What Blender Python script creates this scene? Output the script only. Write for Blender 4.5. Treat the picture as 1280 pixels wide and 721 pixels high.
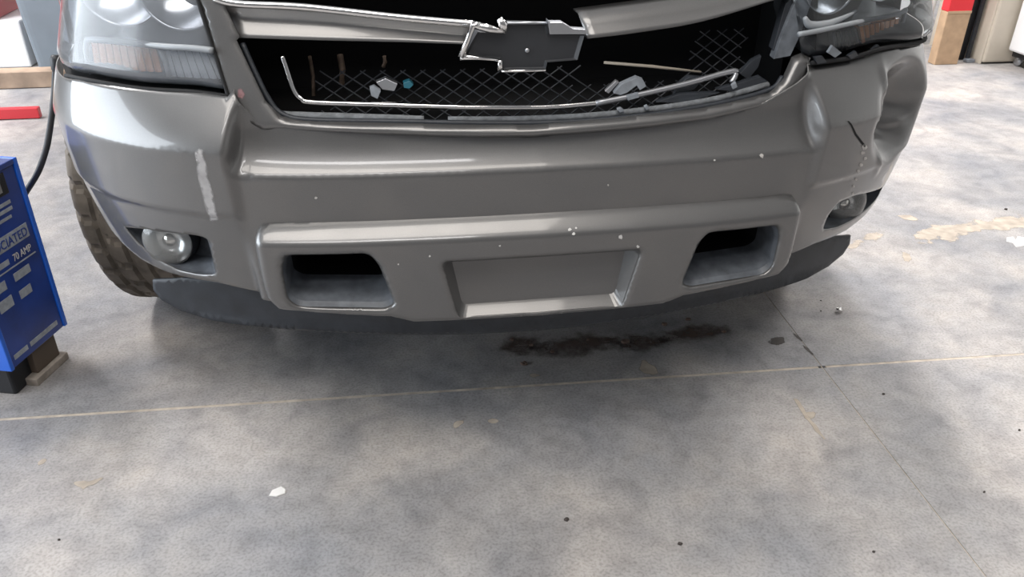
import bpy, bmesh, math, random
import numpy as np
from mathutils import Vector, Matrix
from mathutils.geometry import delaunay_2d_cdt

random.seed(7); np.random.seed(7)
for o in list(bpy.data.objects): bpy.data.objects.remove(o)
scn = bpy.context.scene
COL = scn.collection
PI = math.pi

# ------------------------------------------------------------------ camera
CAM = np.array([-0.269, -1.3372, 1.1982])
YAW, PIT, ROL, FPX = math.radians(8.9578), math.radians(29.4072), math.radians(0.4793), 1013.3
cF = np.array([math.sin(YAW)*math.cos(PIT), math.cos(YAW)*math.cos(PIT), -math.sin(PIT)])
_R = np.cross(cF, [0, 0, 1]); _R /= np.linalg.norm(_R); _U = np.cross(_R, cF)
cR = _R*math.cos(ROL)+_U*math.sin(ROL); cU = -_R*math.sin(ROL)+_U*math.cos(ROL)
cam_d = bpy.data.cameras.new('camera'); cam = bpy.data.objects.new('camera', cam_d); COL.objects.link(cam)
cam_d.sensor_fit = 'HORIZONTAL'; cam_d.sensor_width = 36; cam_d.lens = FPX/1280*36; cam_d.clip_start = .02
cam.matrix_world = Matrix(((cR[0], cU[0], -cF[0], CAM[0]), (cR[1], cU[1], -cF[1], CAM[1]), (cR[2], cU[2], -cF[2], CAM[2]), (0, 0, 0, 1)))
scn.camera = cam

# ------------------------------------------------------------------ world, lights, exposure
w = bpy.data.worlds.new('world'); scn.world = w; w.use_nodes = True
w.node_tree.nodes['Background'].inputs[0].default_value = (.97, .97, 1, 1)
w.node_tree.nodes['Background'].inputs[1].default_value = .21
vs = scn.view_settings
vs.view_transform = 'Standard'; vs.look = 'None'; vs.gamma = 1; vs.use_curve_mapping = False
vs.exposure = 0.0
def area(name, loc, target, sx, sy, power, col=(1, 1, 1)):
    l = bpy.data.lights.new(name, 'AREA'); l.shape = 'RECTANGLE'; l.size = sx; l.size_y = sy
    l.energy = power; l.color = col
    o = bpy.data.objects.new(name, l); COL.objects.link(o); o.location = loc
    o.rotation_euler = (Vector(target)-Vector(loc)).to_track_quat('-Z', 'Y').to_euler()
    return o
# shop tube lights under the ceiling (rows running along the bays)
for lx, ly, pw in ((-3.2, 2.7, 225), (.75, 2.9, 370), (3.9, 3.0, 180)):
    area('ceiling_or_fill_light', (lx, ly, 4.05), (lx, ly, 0), .35, 2.4, pw, (1, .98, .98))
# cross strip for the panel highlight, then an added warm fill for the floor
area('ceiling_or_fill_light', (-1.3, -2.6, 4.05), (-1.3, -2.6, 0), 3.0, .3, 42, (1, .98, .98))
area('ceiling_or_fill_light', (-1.0, -1.3, 4.05), (-1.0, -1.3, 0), 3.6, 1.4, 108, (1, .94, .87))
# the open bay door on the left
area('bay_door_daylight', (-5.6, .2, 1.7), (0, .3, .7), 5.0, 3.2, 385, (.84, .92, 1))

# ------------------------------------------------------------------ measuring helpers
def ray(u, v):
    return cF + cR*(u-640)/FPX - cU*(v-360.5)/FPX
def at_z(u, v, z=0.0):
    d = ray(u, v); return CAM + d*((z-CAM[2])/d[2])
def at_y(u, v, y):
    d = ray(u, v); return CAM + d*((y-CAM[1])/d[1])
def on_surf(u, v, f):
    """point where the sight line meets the surface y = f(x, z)"""
    d = ray(u, v); a, b = .3, 4.0
    for _ in range(50):
        m = .5*(a+b); q = CAM+d*m
        if q[1] < f(q[0], q[2]): a = m
        else: b = m
    return CAM+d*a

# plan curve of the car's nose (x, y), arc length s from the centre line
def catmull(P, n=16):
    P = [np.array(p, float) for p in P]; out = []
    Q = [2*P[0]-P[1]]+P+[2*P[-1]-P[-2]]
    for i in range(1, len(Q)-2):
        p0, p1, p2, p3 = Q[i-1:i+3]
        for k in range(n):
            t = k/n
            out.append(.5*((2*p1)+(-p0+p2)*t+(2*p0-5*p1+4*p2-p3)*t*t+(-p0+3*p1-3*p2+p3)*t**3))
    out.append(P[-1]); return np.array(out)
half_l = [(0, 0), (.2, .003), (.4, .016), (.55, .042), (.68, .092), (.785, .16), (.862, .24), (.915, .33), (.945, .43), (.958, .56), (.962, .72), (.97, .9), (.982, 1.2), (.985, 2.0)]
half_r = [(0, 0), (.2, .003), (.4, .016), (.55, .042), (.68, .092), (.795, .163), (.878, .238), (.934, .325), (.958, .425), (.964, .56), (.966, .72), (.97, .9), (.982, 1.2), (.985, 2.0)]
PLL = catmull(half_l)*[-1, 1]; PLR = catmull(half_r)
PL = np.vstack([PLL[::-1], PLR[1:]])
seg = np.linalg.norm(np.diff(PL, axis=0), axis=1); PS = np.concatenate([[0], np.cumsum(seg)])
PS -= PS[len(PLL)-1]
tan = np.gradient(PL, axis=0)/np.gradient(PS)[:, None]
PN = np.stack([tan[:, 1], -tan[:, 0]], 1); PN /= np.linalg.norm(PN, axis=1)[:, None]
def plan(s, d):
    x = np.interp(s, PS, PL[:, 0]); y = np.interp(s, PS, PL[:, 1])
    nx = np.interp(s, PS, PN[:, 0]); ny = np.interp(s, PS, PN[:, 1])
    return x-nx*d, y-ny*d
def on_plan(u, v, off=0.0):
    """(s, z) where the sight line meets the extruded plan curve set back by off"""
    d = ray(u, v); Q = PL-PN*off
    A = Q[:-1]-CAM[:2]; E = Q[1:]-Q[:-1]; dx, dy = d[0], d[1]
    den = dx*E[:, 1]-dy*E[:, 0]; den[np.abs(den) < 1e-12] = 1e-12
    t = (A[:, 0]*E[:, 1]-A[:, 1]*E[:, 0])/den
    k = (A[:, 0]*dy-A[:, 1]*dx)/den
    ok = np.where((k >= -1e-9) & (k <= 1+1e-9) & (t > 0))[0]
    if len(ok):
        i = ok[np.argmin(t[ok])]
        return np.array([PS[i]+k[i]*(PS[i+1]-PS[i]), CAM[2]+d[2]*t[i]])
    R_ = Q-CAM[:2]; ang = np.arctan2(R_[:, 0], R_[:, 1]); a0 = math.atan2(dx, dy)
    i = np.argmin(np.abs(ang-a0)); t = np.linalg.norm(R_[i])/math.hypot(dx, dy)
    return np.array([PS[i], CAM[2]+d[2]*t])
def sOfY(y, side):   # arc length where the plan reaches depth y
    if side < 0:
        m = len(PLL); return float(np.interp(y, PL[:m, 1][::-1], PS[:m][::-1]))
    return float(np.interp(y, PL[len(PLL)-1:, 1], PS[len(PLL)-1:]))
def sm(a, b, x):
    t = np.clip((np.asarray(x, float)-a)/(b-a), 0, 1); return t*t*(3-2*t)

# ------------------------------------------------------------------ object helpers
def prop(o, label=None, cat=None, group=None, kind=None):
    if label: o['label'] = label
    if cat: o['category'] = cat
    if group: o['group'] = group
    if kind: o['kind'] = kind
    return o
LOC = {}
def empty(name, loc, label=None, cat=None, group=None, kind=None):
    o = bpy.data.objects.new(name, None); COL.objects.link(o); o.location = loc; o.empty_display_size = .1
    LOC[o.name] = Vector(loc); return prop(o, label, cat, group, kind)
def link(name, me, mat, parent=None, smooth=False, solid=0, bevel=0):
    o = bpy.data.objects.new(name, me); COL.objects.link(o)
    if mat: me.materials.append(mat)
    if smooth: me.polygons.foreach_set('use_smooth', [True]*len(me.polygons))
    if parent:
        o.parent = parent
        q = parent; off = Vector((0, 0, 0))
        if q.name in LOC: off = LOC[q.name]
        o.matrix_parent_inverse = Matrix.Translation(-off)
    if bevel:
        m = o.modifiers.new('bevel', 'BEVEL'); m.width = bevel; m.segments = 2; m.limit_method = 'ANGLE'
    if solid:
        m = o.modifiers.new('solid', 'SOLIDIFY'); m.thickness = solid; m.offset = -1
    return o
def mesh(name, V, F, mat, parent=None, **k):
    me = bpy.data.meshes.new(name); me.from_pydata([tuple(map(float, v)) for v in V], [], F); me.update()
    bm = bmesh.new(); bm.from_mesh(me); bmesh.ops.recalc_face_normals(bm, faces=bm.faces); bm.to_mesh(me); bm.free()
    return link(name, me, mat, parent, **k)
def box(name, c, size, mat, parent=None, rz=0, bevel=.004, rx=0):
    V = [(sx*size[0]/2, sy*size[1]/2, sz*size[2]/2) for sx in (-1, 1) for sy in (-1, 1) for sz in (-1, 1)]
    M = Matrix.Translation(c) @ Matrix.Rotation(rz, 4, 'Z') @ Matrix.Rotation(rx, 4, 'X')
    V = [M @ Vector(v) for v in V]
    F = [(0, 1, 3, 2), (4, 6, 7, 5), (0, 4, 5, 1), (2, 3, 7, 6), (0, 2, 6, 4), (1, 5, 7, 3)]
    return mesh(name, V, F, mat, parent, bevel=bevel)
def tube_data(pts, r, n=8, cap=True):
    pts = [np.array(p, float) for p in pts]; V = []; F = []
    rr = r if hasattr(r, '__len__') else [r]*len(pts)
    ref = np.array([.123, .31, .94])
    for i, p in enumerate(pts):
        t = pts[min(i+1, len(pts)-1)]-pts[max(i-1, 0)]; t /= np.linalg.norm(t)+1e-12
        a = np.cross(t, ref); a /= np.linalg.norm(a)+1e-12; b = np.cross(t, a)
        for k in range(n):
            g = 2*PI*k/n; V.append(p+rr[i]*(a*math.cos(g)+b*math.sin(g)))
    for i in range(len(pts)-1):
        for k in range(n):
            F.append((i*n+k, i*n+(k+1) % n, (i+1)*n+(k+1) % n, (i+1)*n+k))
    if cap:
        F.append(tuple(range(n))[::-1]); F.append(tuple((len(pts)-1)*n+k for k in range(n)))
    return V, F
def tube(name, pts, r, mat, parent=None, n=8, smooth_path=0):
    if smooth_path:
        k = len(pts); pts = catmull(pts, smooth_path)
        if hasattr(r, '__len__'): r = np.interp(np.linspace(0, k-1, len(pts)), np.arange(k), r)
    V, F = tube_data(pts, r, n); return mesh(name, V, F, mat, parent, smooth=True)
def multi(name, parts, mat, parent=None, **k):
    V = []; F = []
    for v, f in parts:
        o = len(V); V += list(v); F += [tuple(i+o for i in q) for q in f]
    return mesh(name, V, F, mat, parent, **k)
def lathe(name, prof, c, axis, mat, parent=None, n=48, closed=False):
    """prof: (radius, along axis)"""
    ax = Vector(axis).normalized(); a = ax.orthogonal().normalized(); b = ax.cross(a); V = []; F = []
    for r, h in prof:
        for k in range(n):
            g = 2*PI*k/n; V.append(Vector(c)+ax*h+(a*math.cos(g)+b*math.sin(g))*max(r, 1e-5))
    m = len(prof)
    for i in range(m if closed else m-1):
        j = (i+1) % m
        for k in range(n): F.append((i*n+k, i*n+(k+1) % n, j*n+(k+1) % n, j*n+k))
    return mesh(name, V, F, mat, parent, smooth=True)
def inside(P, poly):
    x, y = P[:, 0], P[:, 1]; r = np.zeros(len(P), bool); n = len(poly)
    for i in range(n):
        x1, y1 = poly[i]; x2, y2 = poly[(i+1) % n]
        c = ((y1 > y) != (y2 > y)); xi = (x2-x1)*(y-y1)/((y2-y1) if y2 != y1 else 1e-12)+x1
        r ^= (c & (x < xi))
    return r
def polydist(P, poly, closed=True):
    D = np.full(len(P), 1e9); n = len(poly)
    for i in range(n if closed else n-1):
        a = np.array(poly[i]); b = np.array(poly[(i+1) % n]); e = b-a; L = e@e+1e-15
        t = np.clip(((P-a)@e)/L, 0, 1); D = np.minimum(D, np.linalg.norm(P-(a+t[:, None]*e), axis=1))
    return D
def dense(poly, h, closed=True):
    out = []; n = len(poly)
    for i in range(n if closed else n-1):
        a = np.array(poly[i], float); b = np.array(poly[(i+1) % n], float); k = max(1, int(np.linalg.norm(b-a)/h))
        for j in range(k): out.append(a+(b-a)*j/k)
    if not closed: out.append(np.array(poly[-1], float))
    return np.array(out)
def rounded(poly, r, n=5):
    out = []; m = len(poly); P = [np.array(p, float) for p in poly]
    for i in range(m):
        p, a, b = P[i], P[i-1]-P[i], P[(i+1) % m]-P[i]
        la, lb = np.linalg.norm(a), np.linalg.norm(b); q = min(r, .45*la, .45*lb)
        A = p+a/la*q; B = p+b/lb*q
        for k in range(n+1):
            t = k/n; out.append((1-t)**2*A+2*t*(1-t)*p+t*t*B)
    return np.array(out)
def sheet(name, outline, holes, hx, hz, f, mat, parent=None, extra=None, skip=None, **k):
    """triangulated sheet over a 2D outline with holes; f maps (n,2) plan points to (n,3)"""
    h = min(hx, hz)
    loops = [dense(outline, h)]+[dense(q, h) for q in holes]
    P = []; Eg = []
    for L in loops:
        o = len(P); P += [tuple(q) for q in L]; Eg += [(o+i, o+(i+1) % len(L)) for i in range(len(L))]
    O = np.array(outline); lo, hi = O.min(0), O.max(0)
    gx = np.arange(lo[0]+hx/2, hi[0], hx); gz = np.arange(lo[1]+hz/2, hi[1], hz)
    G = np.array([(a+(hx/2 if j % 2 else 0), b) for j, b in enumerate(gz) for a in gx]).reshape(-1, 2)
    if skip is not None: G = G[~skip(G)]
    if extra is not None: G = np.vstack([G, extra])
    m = inside(G, loops[0]) & (polydist(G, loops[0]) > .45*h)
    for L in loops[1:]: m &= ~inside(G, L) & (polydist(G, L) > .45*h)
    P += [tuple(q) for q in G[m]]
    ov, oe, of, *_ = delaunay_2d_cdt([Vector(q) for q in P], Eg, [], 0, 1e-7)
    V2 = np.array([tuple(q) for q in ov]); T = np.array([tuple(t) for t in of])
    C = V2[T].mean(1); keep = inside(C, loops[0])
    for L in loops[1:]: keep &= ~inside(C, L)
    T = T[keep]; V3 = f(V2)
    me = bpy.data.meshes.new(name); me.from_pydata([tuple(map(float, q)) for q in V3], [], [tuple(map(int, t)) for t in T]); me.update()
    # face outwards (towards the nose, -y)
    if len(me.polygons) and sum(p.normal.y*p.area for p in me.polygons) > 0: me.flip_normals()
    return link(name, me, mat, parent, **k)
def loft(name, rings, mat, parent=None, cap=True, closed=True, smooth=False, **k):
    V = [p for r in rings for p in r]; n = len(rings[0]); F = []
    for i in range(len(rings)-1):
        for j in range(n if closed else n-1):
            F.append((i*n+j, i*n+(j+1) % n, (i+1)*n+(j+1) % n, (i+1)*n+j))
    if cap: F.append(tuple((len(rings)-1)*n+j for j in range(n)))
    return mesh(name, V, F, mat, parent, smooth=smooth, **k)

# ------------------------------------------------------------------ materials
def mat(name, col, rough=.5, metal=0, spec=.5, coat=0, noise=0, nscale=30, bump=0, bscale=80, emis=None):
    m = bpy.data.materials.new(name); m.use_nodes = True; nt = m.node_tree; b = nt.nodes['Principled BSDF']
    b.inputs['Base Color'].default_value = (*col, 1); b.inputs['Roughness'].default_value = rough
    b.inputs['Metallic'].default_value = metal; b.inputs['Specular IOR Level'].default_value = spec
    b.inputs['Coat Weight'].default_value = coat; b.inputs['Coat Roughness'].default_value = .06
    tc = nt.nodes.new('ShaderNodeTexCoord')
    if noise:
        n = nt.nodes.new('ShaderNodeTexNoise'); n.inputs['Scale'].default_value = nscale; n.inputs['Detail'].default_value = 6
        nt.links.new(tc.outputs['Object'], n.inputs['Vector'])
        r = nt.nodes.new('ShaderNodeValToRGB'); r.color_ramp.elements[0].position = .3; r.color_ramp.elements[1].position = .7
        r.color_ramp.elements[0].color = (*[max(0, c*(1-noise)) for c in col], 1); r.color_ramp.elements[1].color = (*[min(1, c*(1+noise)) for c in col], 1)
        nt.links.new(n.outputs['Fac'], r.inputs[0]); nt.links.new(r.outputs[0], b.inputs['Base Color'])
    if bump:
        n2 = nt.nodes.new('ShaderNodeTexNoise'); n2.inputs['Scale'].default_value = bscale; n2.inputs['Detail'].default_value = 4
        nt.links.new(tc.outputs['Object'], n2.inputs['Vector'])
        bp = nt.nodes.new('ShaderNodeBump'); bp.inputs['Strength'].default_value = bump; bp.inputs['Distance'].default_value = .002
        nt.links.new(n2.outputs['Fac'], bp.inputs['Height']); nt.links.new(bp.outputs[0], b.inputs['Normal'])
    if emis:
        b.inputs['Emission Color'].default_value = (*emis[0], 1); b.inputs['Emission Strength'].default_value = emis[1]
    return m
def mat_paint():
    m = mat('pewter_paint', (.20, .195, .19), .36, .55, .5, .7)
    nt = m.node_tree; b = nt.nodes['Principled BSDF']; tc = nt.nodes.new('ShaderNodeTexCoord')
    # fine flake and a film of road dust
    n = nt.nodes.new('ShaderNodeTexNoise'); n.inputs['Scale'].default_value = 900; n.inputs['Detail'].default_value = 2
    nt.links.new(tc.outputs['Object'], n.inputs['Vector'])
    d = nt.nodes.new('ShaderNodeTexNoise'); d.inputs['Scale'].default_value = 9; d.inputs['Detail'].default_value = 8
    nt.links.new(tc.outputs['Object'], d.inputs['Vector'])
    mx = nt.nodes.new('ShaderNodeMixRGB'); mx.inputs[1].default_value = (.118, .117, .116, 1); mx.inputs[2].default_value = (.170, .167, .165, 1)
    nt.links.new(n.outputs['Fac'], mx.inputs[0]); nt.links.new(mx.outputs[0], b.inputs['Base Color'])
    r = nt.nodes.new('ShaderNodeMapRange'); r.inputs[3].default_value = .28; r.inputs[4].default_value = .44
    nt.links.new(d.outputs['Fac'], r.inputs[0]); nt.links.new(r.outputs[0], b.inputs['Roughness'])
    return m
def mat_clear(name, tint, haze, hazecol):
    m = bpy.data.materials.new(name); m.use_nodes = True; nt = m.node_tree; b = nt.nodes['Principled BSDF']
    b.inputs['Base Color'].default_value = (*hazecol, 1); b.inputs['Roughness'].default_value = .12; b.inputs['Coat Weight'].default_value = .5
    t = nt.nodes.new('ShaderNodeBsdfTransparent'); t.inputs[0].default_value = (*tint, 1)
    fr = nt.nodes.new('ShaderNodeFresnel'); fr.inputs[0].default_value = 1.45
    g = nt.nodes.new('ShaderNodeBsdfGlossy'); g.inputs['Roughness'].default_value = .06+haze*.8
    m1 = nt.nodes.new('ShaderNodeMixShader'); m1.inputs[0].default_value = haze
    tc = nt.nodes.new('ShaderNodeTexCoord'); n = nt.nodes.new('ShaderNodeTexNoise'); n.inputs['Scale'].default_value = 14; n.inputs['Detail'].default_value = 5
    nt.links.new(tc.outputs['Object'], n.inputs['Vector'])
    mr = nt.nodes.new('ShaderNodeMapRange'); mr.inputs[3].default_value = haze*.6; mr.inputs[4].default_value = haze*1.4
    nt.links.new(n.outputs['Fac'], mr.inputs[0]); nt.links.new(mr.outputs[0], m1.inputs[0])
    nt.links.new(t.outputs[0], m1.inputs[1]); nt.links.new(b.outputs[0], m1.inputs[2])
    m2 = nt.nodes.new('ShaderNodeMixShader'); nt.links.new(fr.outputs[0], m2.inputs[0]); nt.links.new(m1.outputs[0], m2.inputs[1]); nt.links.new(g.outputs[0], m2.inputs[2])
    nt.links.new(m2.outputs[0], nt.nodes['Material Output'].inputs[0])
    return m
def mat_concrete():
    m = mat('concrete', (.4, .4, .4), .55, 0, .35); nt = m.node_tree; b = nt.nodes['Principled BSDF']; tc = nt.nodes.new('ShaderNodeTexCoord')
    def noise(s, d, dist=0):
        n = nt.nodes.new('ShaderNodeTexNoise'); n.inputs['Scale'].default_value = s; n.inputs['Detail'].default_value = d; n.inputs['Distortion'].default_value = dist
        nt.links.new(tc.outputs['Object'], n.inputs['Vector']); return n
    def ramp(n, stops):
        r = nt.nodes.new('ShaderNodeValToRGB')
        while len(r.color_ramp.elements) < len(stops): r.color_ramp.elements.new(.5)
        for e, (p, c) in zip(r.color_ramp.elements, stops): e.position = p; e.color = (*c, 1)
        nt.links.new(n.outputs['Fac'], r.inputs[0]); return r
    big = ramp(noise(2.6, 10, .5), [(.30, (.245, .248, .262)), (.5, (.345, .332, .325)), (.70, (.46, .425, .395))])
    mid = ramp(noise(7, 9, .8), [(.3, (.62, .625, .65)), (.55, (.95, .95, .95)), (.75, (1.0, .97, .93))])
    mid2 = ramp(noise(24, 8, .4), [(.3, (.72, .715, .71)), (.6, (1, 1, 1))])
    fine = ramp(noise(170, 3), [(.32, (.66, .66, .66)), (.56, (1, 1, 1))])
    mx = nt.nodes.new('ShaderNodeMixRGB'); mx.blend_type = 'MULTIPLY'; mx.inputs[0].default_value = .75
    nt.links.new(big.outputs[0], mx.inputs[1]); nt.links.new(mid.outputs[0], mx.inputs[2])
    m2 = nt.nodes.new('ShaderNodeMixRGB'); m2.blend_type = 'MULTIPLY'; m2.inputs[0].default_value = .8
    m3 = nt.nodes.new('ShaderNodeMixRGB'); m3.blend_type = 'MULTIPLY'; m3.inputs[0].default_value = .6
    nt.links.new(mx.outputs[0], m3.inputs[1]); nt.links.new(mid2.outputs[0], m3.inputs[2]); nt.links.new(m3.outputs[0], m2.inputs[1]); nt.links.new(fine.outputs[0], m2.inputs[2])
    nt.links.new(m2.outputs[0], b.inputs['Base Color'])
    rr = nt.nodes.new('ShaderNodeMapRange'); rr.inputs[3].default_value = .38; rr.inputs[4].default_value = .75
    nt.links.new(noise(5, 6).outputs['Fac'], rr.inputs[0]); nt.links.new(rr.outputs[0], b.inputs['Roughness'])
    bp = nt.nodes.new('ShaderNodeBump'); bp.inputs['Strength'].default_value = .15; bp.inputs['Distance'].default_value = .002
    nt.links.new(noise(90, 6).outputs['Fac'], bp.inputs['Height']); nt.links.new(bp.outputs[0], b.inputs['Normal'])
    return m
PAINT = mat_paint()
CHROME = mat('chrome', (.78, .77, .76), .12, 1)
DULL = mat('dull_metal', (.42, .43, .45), .35, .8)
BLACK = mat('black_plastic', (.012, .013, .016), .5, bump=.2, bscale=300)
DARK = mat('dark_trim_plastic', (.024, .028, .035), .5, bump=.25, bscale=400, noise=.25, nscale=25)
POCKET = mat('grey_pocket_plastic', (.10, .11, .125), .42, noise=.3, nscale=40)
VOID = mat('black_void', (.004, .004, .005), .8)
RUBBER = mat('tyre_rubber', (.15, .13, .108), .85, noise=.4, nscale=18, bump=.5, bscale=60)
LENS_L = mat_clear('hazed_lens', (.92, .94, .97), .20, (.62, .66, .72))
LENS_R = mat_clear('clear_lens', (.9, .93, .95), .05, (.5, .52, .55))
LENSFOG = mat_clear('fog_lens', (.95, .95, .93), .22, (.6, .6, .58))
HOUSE = mat('lamp_housing', (.06, .066, .072), .45, .3)
REFL = mat('lamp_reflector', (.62, .64, .67), .22, .9)
BEZEL = mat('lamp_bezel', (.30, .32, .34), .45, .1)
AMBER = mat('amber_lens', (.42, .17, .06), .25, coat=.6)
CLEARB = mat('signal_clear', (.42, .45, .48), .25, coat=.5)
FOAM = mat('grey_foam', (.16, .17, .18), .9, noise=.3, nscale=80, bump=1, bscale=150)
CHIP = mat('paint_chip_white', (.62, .61, .59), .5)
CONC = mat_concrete()
TAN = mat('joint_sealant', (.42, .365, .30), .8, noise=.3, nscale=30)
WALLM = mat('wall_paint', (.72, .72, .70), .7, noise=.05, nscale=3)
CEILM = mat('ceiling_panel', (.7, .7, .7), .8)

# ================================================================== the setting
PHI = math.radians(-2.0436); ca, sa = math.cos(PHI), math.sin(PHI)
JA, JB = .272, .7835
def fl(a, b, z=0):   # slab coordinates (a along the cross joint, b along the long joint)
    return (a*ca-b*sa, a*sa+b*ca, z)
floor = empty('floor', (0, 0, 0), 'worn grey concrete shop floor with saw-cut joints', None, None, 'structure')
GAP = .0045
for (a0, a1) in ((-7.5, JB), (JB, 7.5)):
    for (b0, b1) in ((-4.5, JA), (JA, 7.2)):
        A0 = a0+(GAP*.32 if a0 == JB else 0); A1 = a1-(GAP*.32 if a1 == JB else 0)
        B0 = b0+(GAP if b0 == JA else 0); B1 = b1-(GAP if b1 == JA else 0)
        V = [fl(A0, B0, -.1), fl(A1, B0, -.1), fl(A1, B1, -.1), fl(A0, B1, -.1), fl(A0, B0), fl(A1, B0), fl(A1, B1), fl(A0, B1)]
        mesh('concrete_slab', V, [(0, 3, 2, 1), (4, 5, 6, 7), (0, 1, 5, 4), (1, 2, 6, 5), (2, 3, 7, 6), (3, 0, 4, 7)], CONC, floor)
def strip(a0, a1, b0, b1, zt, name, m):
    V = [fl(a0, b0, zt-.03), fl(a1, b0, zt-.03), fl(a1, b1, zt-.03), fl(a0, b1, zt-.03), fl(a0, b0, zt), fl(a1, b0, zt), fl(a1, b1, zt), fl(a0, b1, zt)]
    return mesh(name, V, [(0, 3, 2, 1), (4, 5, 6, 7), (0, 1, 5, 4), (1, 2, 6, 5), (2, 3, 7, 6), (3, 0, 4, 7)], m, floor)
strip(-7.5, JB-.01, JA-GAP, JA+GAP, -.0005, 'joint_filler', TAN)
strip(JB+.01, 7.5, JA-GAP, JA+GAP, -.0005, 'joint_filler', TAN)
strip(JB-GAP*.32, JB+GAP*.32, -4.5, 7.2, -.0012, 'joint_filler', TAN)
def mat_stain(name, col, strength, soft, nscale, bias=1.05):
    """a patch that fades out towards its ragged rim"""
    m = mat(name, col, .75, noise=.25, nscale=25); nt = m.node_tree; b = nt.nodes['Principled BSDF']
    at = nt.nodes.new('ShaderNodeAttribute'); at.attribute_name = 'core'
    tc = nt.nodes.new('ShaderNodeTexCoord'); n = nt.nodes.new('ShaderNodeTexNoise'); n.inputs['Scale'].default_value = nscale; n.inputs['Detail'].default_value = 7
    nt.links.new(tc.outputs['Object'], n.inputs['Vector'])
    ad = nt.nodes.new('ShaderNodeMath'); ad.operation = 'MULTIPLY_ADD'; ad.inputs[1].default_value = 1.6; nt.links.new(n.outputs['Fac'], ad.inputs[0])
    sb = nt.nodes.new('ShaderNodeMath'); sb.operation = 'SUBTRACT'; sb.inputs[1].default_value = bias; nt.links.new(at.outputs['Fac'], sb.inputs[0]); nt.links.new(sb.outputs[0], ad.inputs[2])
    mr = nt.nodes.new('ShaderNodeMapRange'); mr.interpolation_type = 'SMOOTHSTEP'; mr.inputs[1].default_value = 0; mr.inputs[2].default_value = soft; mr.inputs[3].default_value = 0; mr.inputs[4].default_value = strength
    nt.links.new(ad.outputs[0], mr.inputs[0])
    t = nt.nodes.new('ShaderNodeBsdfTransparent'); mx = nt.nodes.new('ShaderNodeMixShader')
    nt.links.new(mr.outputs[0], mx.inputs[0]); nt.links.new(t.outputs[0], mx.inputs[1]); nt.links.new(b.outputs[0], mx.inputs[2]); nt.links.new(mx.outputs[0], nt.nodes['Material Output'].inputs[0])
    return m
STAIN = mat_stain('glue_residue', (.50, .43, .35), .7, .25, 22)
OIL = mat_stain('oil_or_shade_stain', (.06, .052, .045), .85, .3, 60)
RUST_SHADE = mat_stain('rust_dirt_and_shade', (.075, .05, .04), .8, .9, 28)  # rusty dirt, also used to paint shade below the bumper
def blob(cx, cy, rx, ry, ang, n, jit, zt, name, m, parent, shape=None, grow=1.25):
    """an irregular flat patch"""
    pts = []
    for k in range(n):
        g = 2*PI*k/n; r = 1+random.uniform(-jit, jit)
        x, y = rx*r*math.cos(g), ry*r*math.sin(g)
        pts.append((cx+x*math.cos(ang)-y*math.sin(ang), cy+x*math.sin(ang)+y*math.cos(ang)))
    if shape is not None: pts = shape
    o = np.array(pts); c = o.mean(0); half_w = min(np.ptp(o[:, 0]), np.ptp(o[:, 1]))*.5
    o = c+(o-c)*grow
    h = max(.004, half_w/5)
    ob = sheet(name, o, [], h, h, lambda P: np.stack([P[:, 0], P[:, 1], np.full(len(P), zt)], 1), m, parent)
    me = ob.data
    if me.polygons[0].normal.z < 0: me.flip_normals()
    Q = np.array([v.co[:2] for v in me.vertices]); e = polydist(Q, o)/max(1e-6, half_w*.8)
    at = me.attributes.new('core', 'FLOAT', 'POINT'); at.data.foreach_set('value', np.clip(e, 0, 1).astype(np.float32))
    return ob
def fpoly(pix, sub=3, jit=.004):
    P = [at_z(u, v)[:2] for u, v in pix]; out = []
    for i in range(len(P)):
        a, b = P[i], P[(i+1) % len(P)]
        for k in range(sub):
            q = a+(b-a)*k/sub; L = np.linalg.norm(b-a)/sub
            out.append((q[0]+random.uniform(-jit, jit)*min(1, L/.02), q[1]+random.uniform(-jit, jit)*min(1, L/.02)))
    return out
blob(0, 0, 0, 0, 0, 0, 0, .0009, 'residue_stain', STAIN, floor, fpoly([(1150, 286), (1163, 280), (1195, 279), (1215, 275), (1250, 271), (1290, 268), (1290, 290), (1240, 293), (1205, 297), (1198, 304), (1180, 300), (1177, 311), (1165, 306), (1152, 300)]))
blob(0, 0, 0, 0, 0, 0, 0, .0009, 'residue_stain', STAIN, floor, fpoly([(1058, 305), (1080, 293), (1097, 290), (1108, 296), (1100, 302), (1080, 306), (1074, 313), (1060, 315)]))
blob(0, 0, 0, 0, 0, 0, 0, .0008, 'residue_stain', STAIN, floor, fpoly([(92, 604), (105, 601), (128, 598), (118, 606), (102, 613), (97, 608)]))
for u, v, r in ((54, 577, .006), (572, 529, .009), (616, 527, .007), (810, 459, .016), (1134, 321, .016), (1132, 271, .02), (668, 469, .007), (1012, 519, .01)):
    q = at_z(u, v); blob(q[0], q[1], r*1.8, r*1.3, random.random()*3, 9, .3, .0007, 'residue_stain', STAIN, floor)
blob(0, 0, 0, 0, 0, 0, 0, .0008, 'scrape_mark', STAIN, floor, fpoly([(995, 503), (1001, 504), (1013, 522), (1021, 532), (1030, 545), (1028, 547), (1016, 536), (1006, 522)], 2, .002))
blob(0, 0, 0, 0, 0, 0, 0, .0008, 'oil_or_shade_stain', OIL, floor, fpoly([(961, 425), (970, 421), (982, 422), (982, 428), (974, 432), (963, 430)], 3, .003))
for (u0, v0, u1, v1) in ((992, 417, 1000, 424), (1005, 433, 1015, 443)):
    a, b = at_z(u0, v0), at_z(u1, v1); blob((a[0]+b[0])/2, (a[1]+b[1])/2, .028, .005, math.atan2(b[1]-a[1], b[0]-a[0]), 10, .25, .0008, 'oil_or_shade_stain', OIL, floor)
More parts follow.
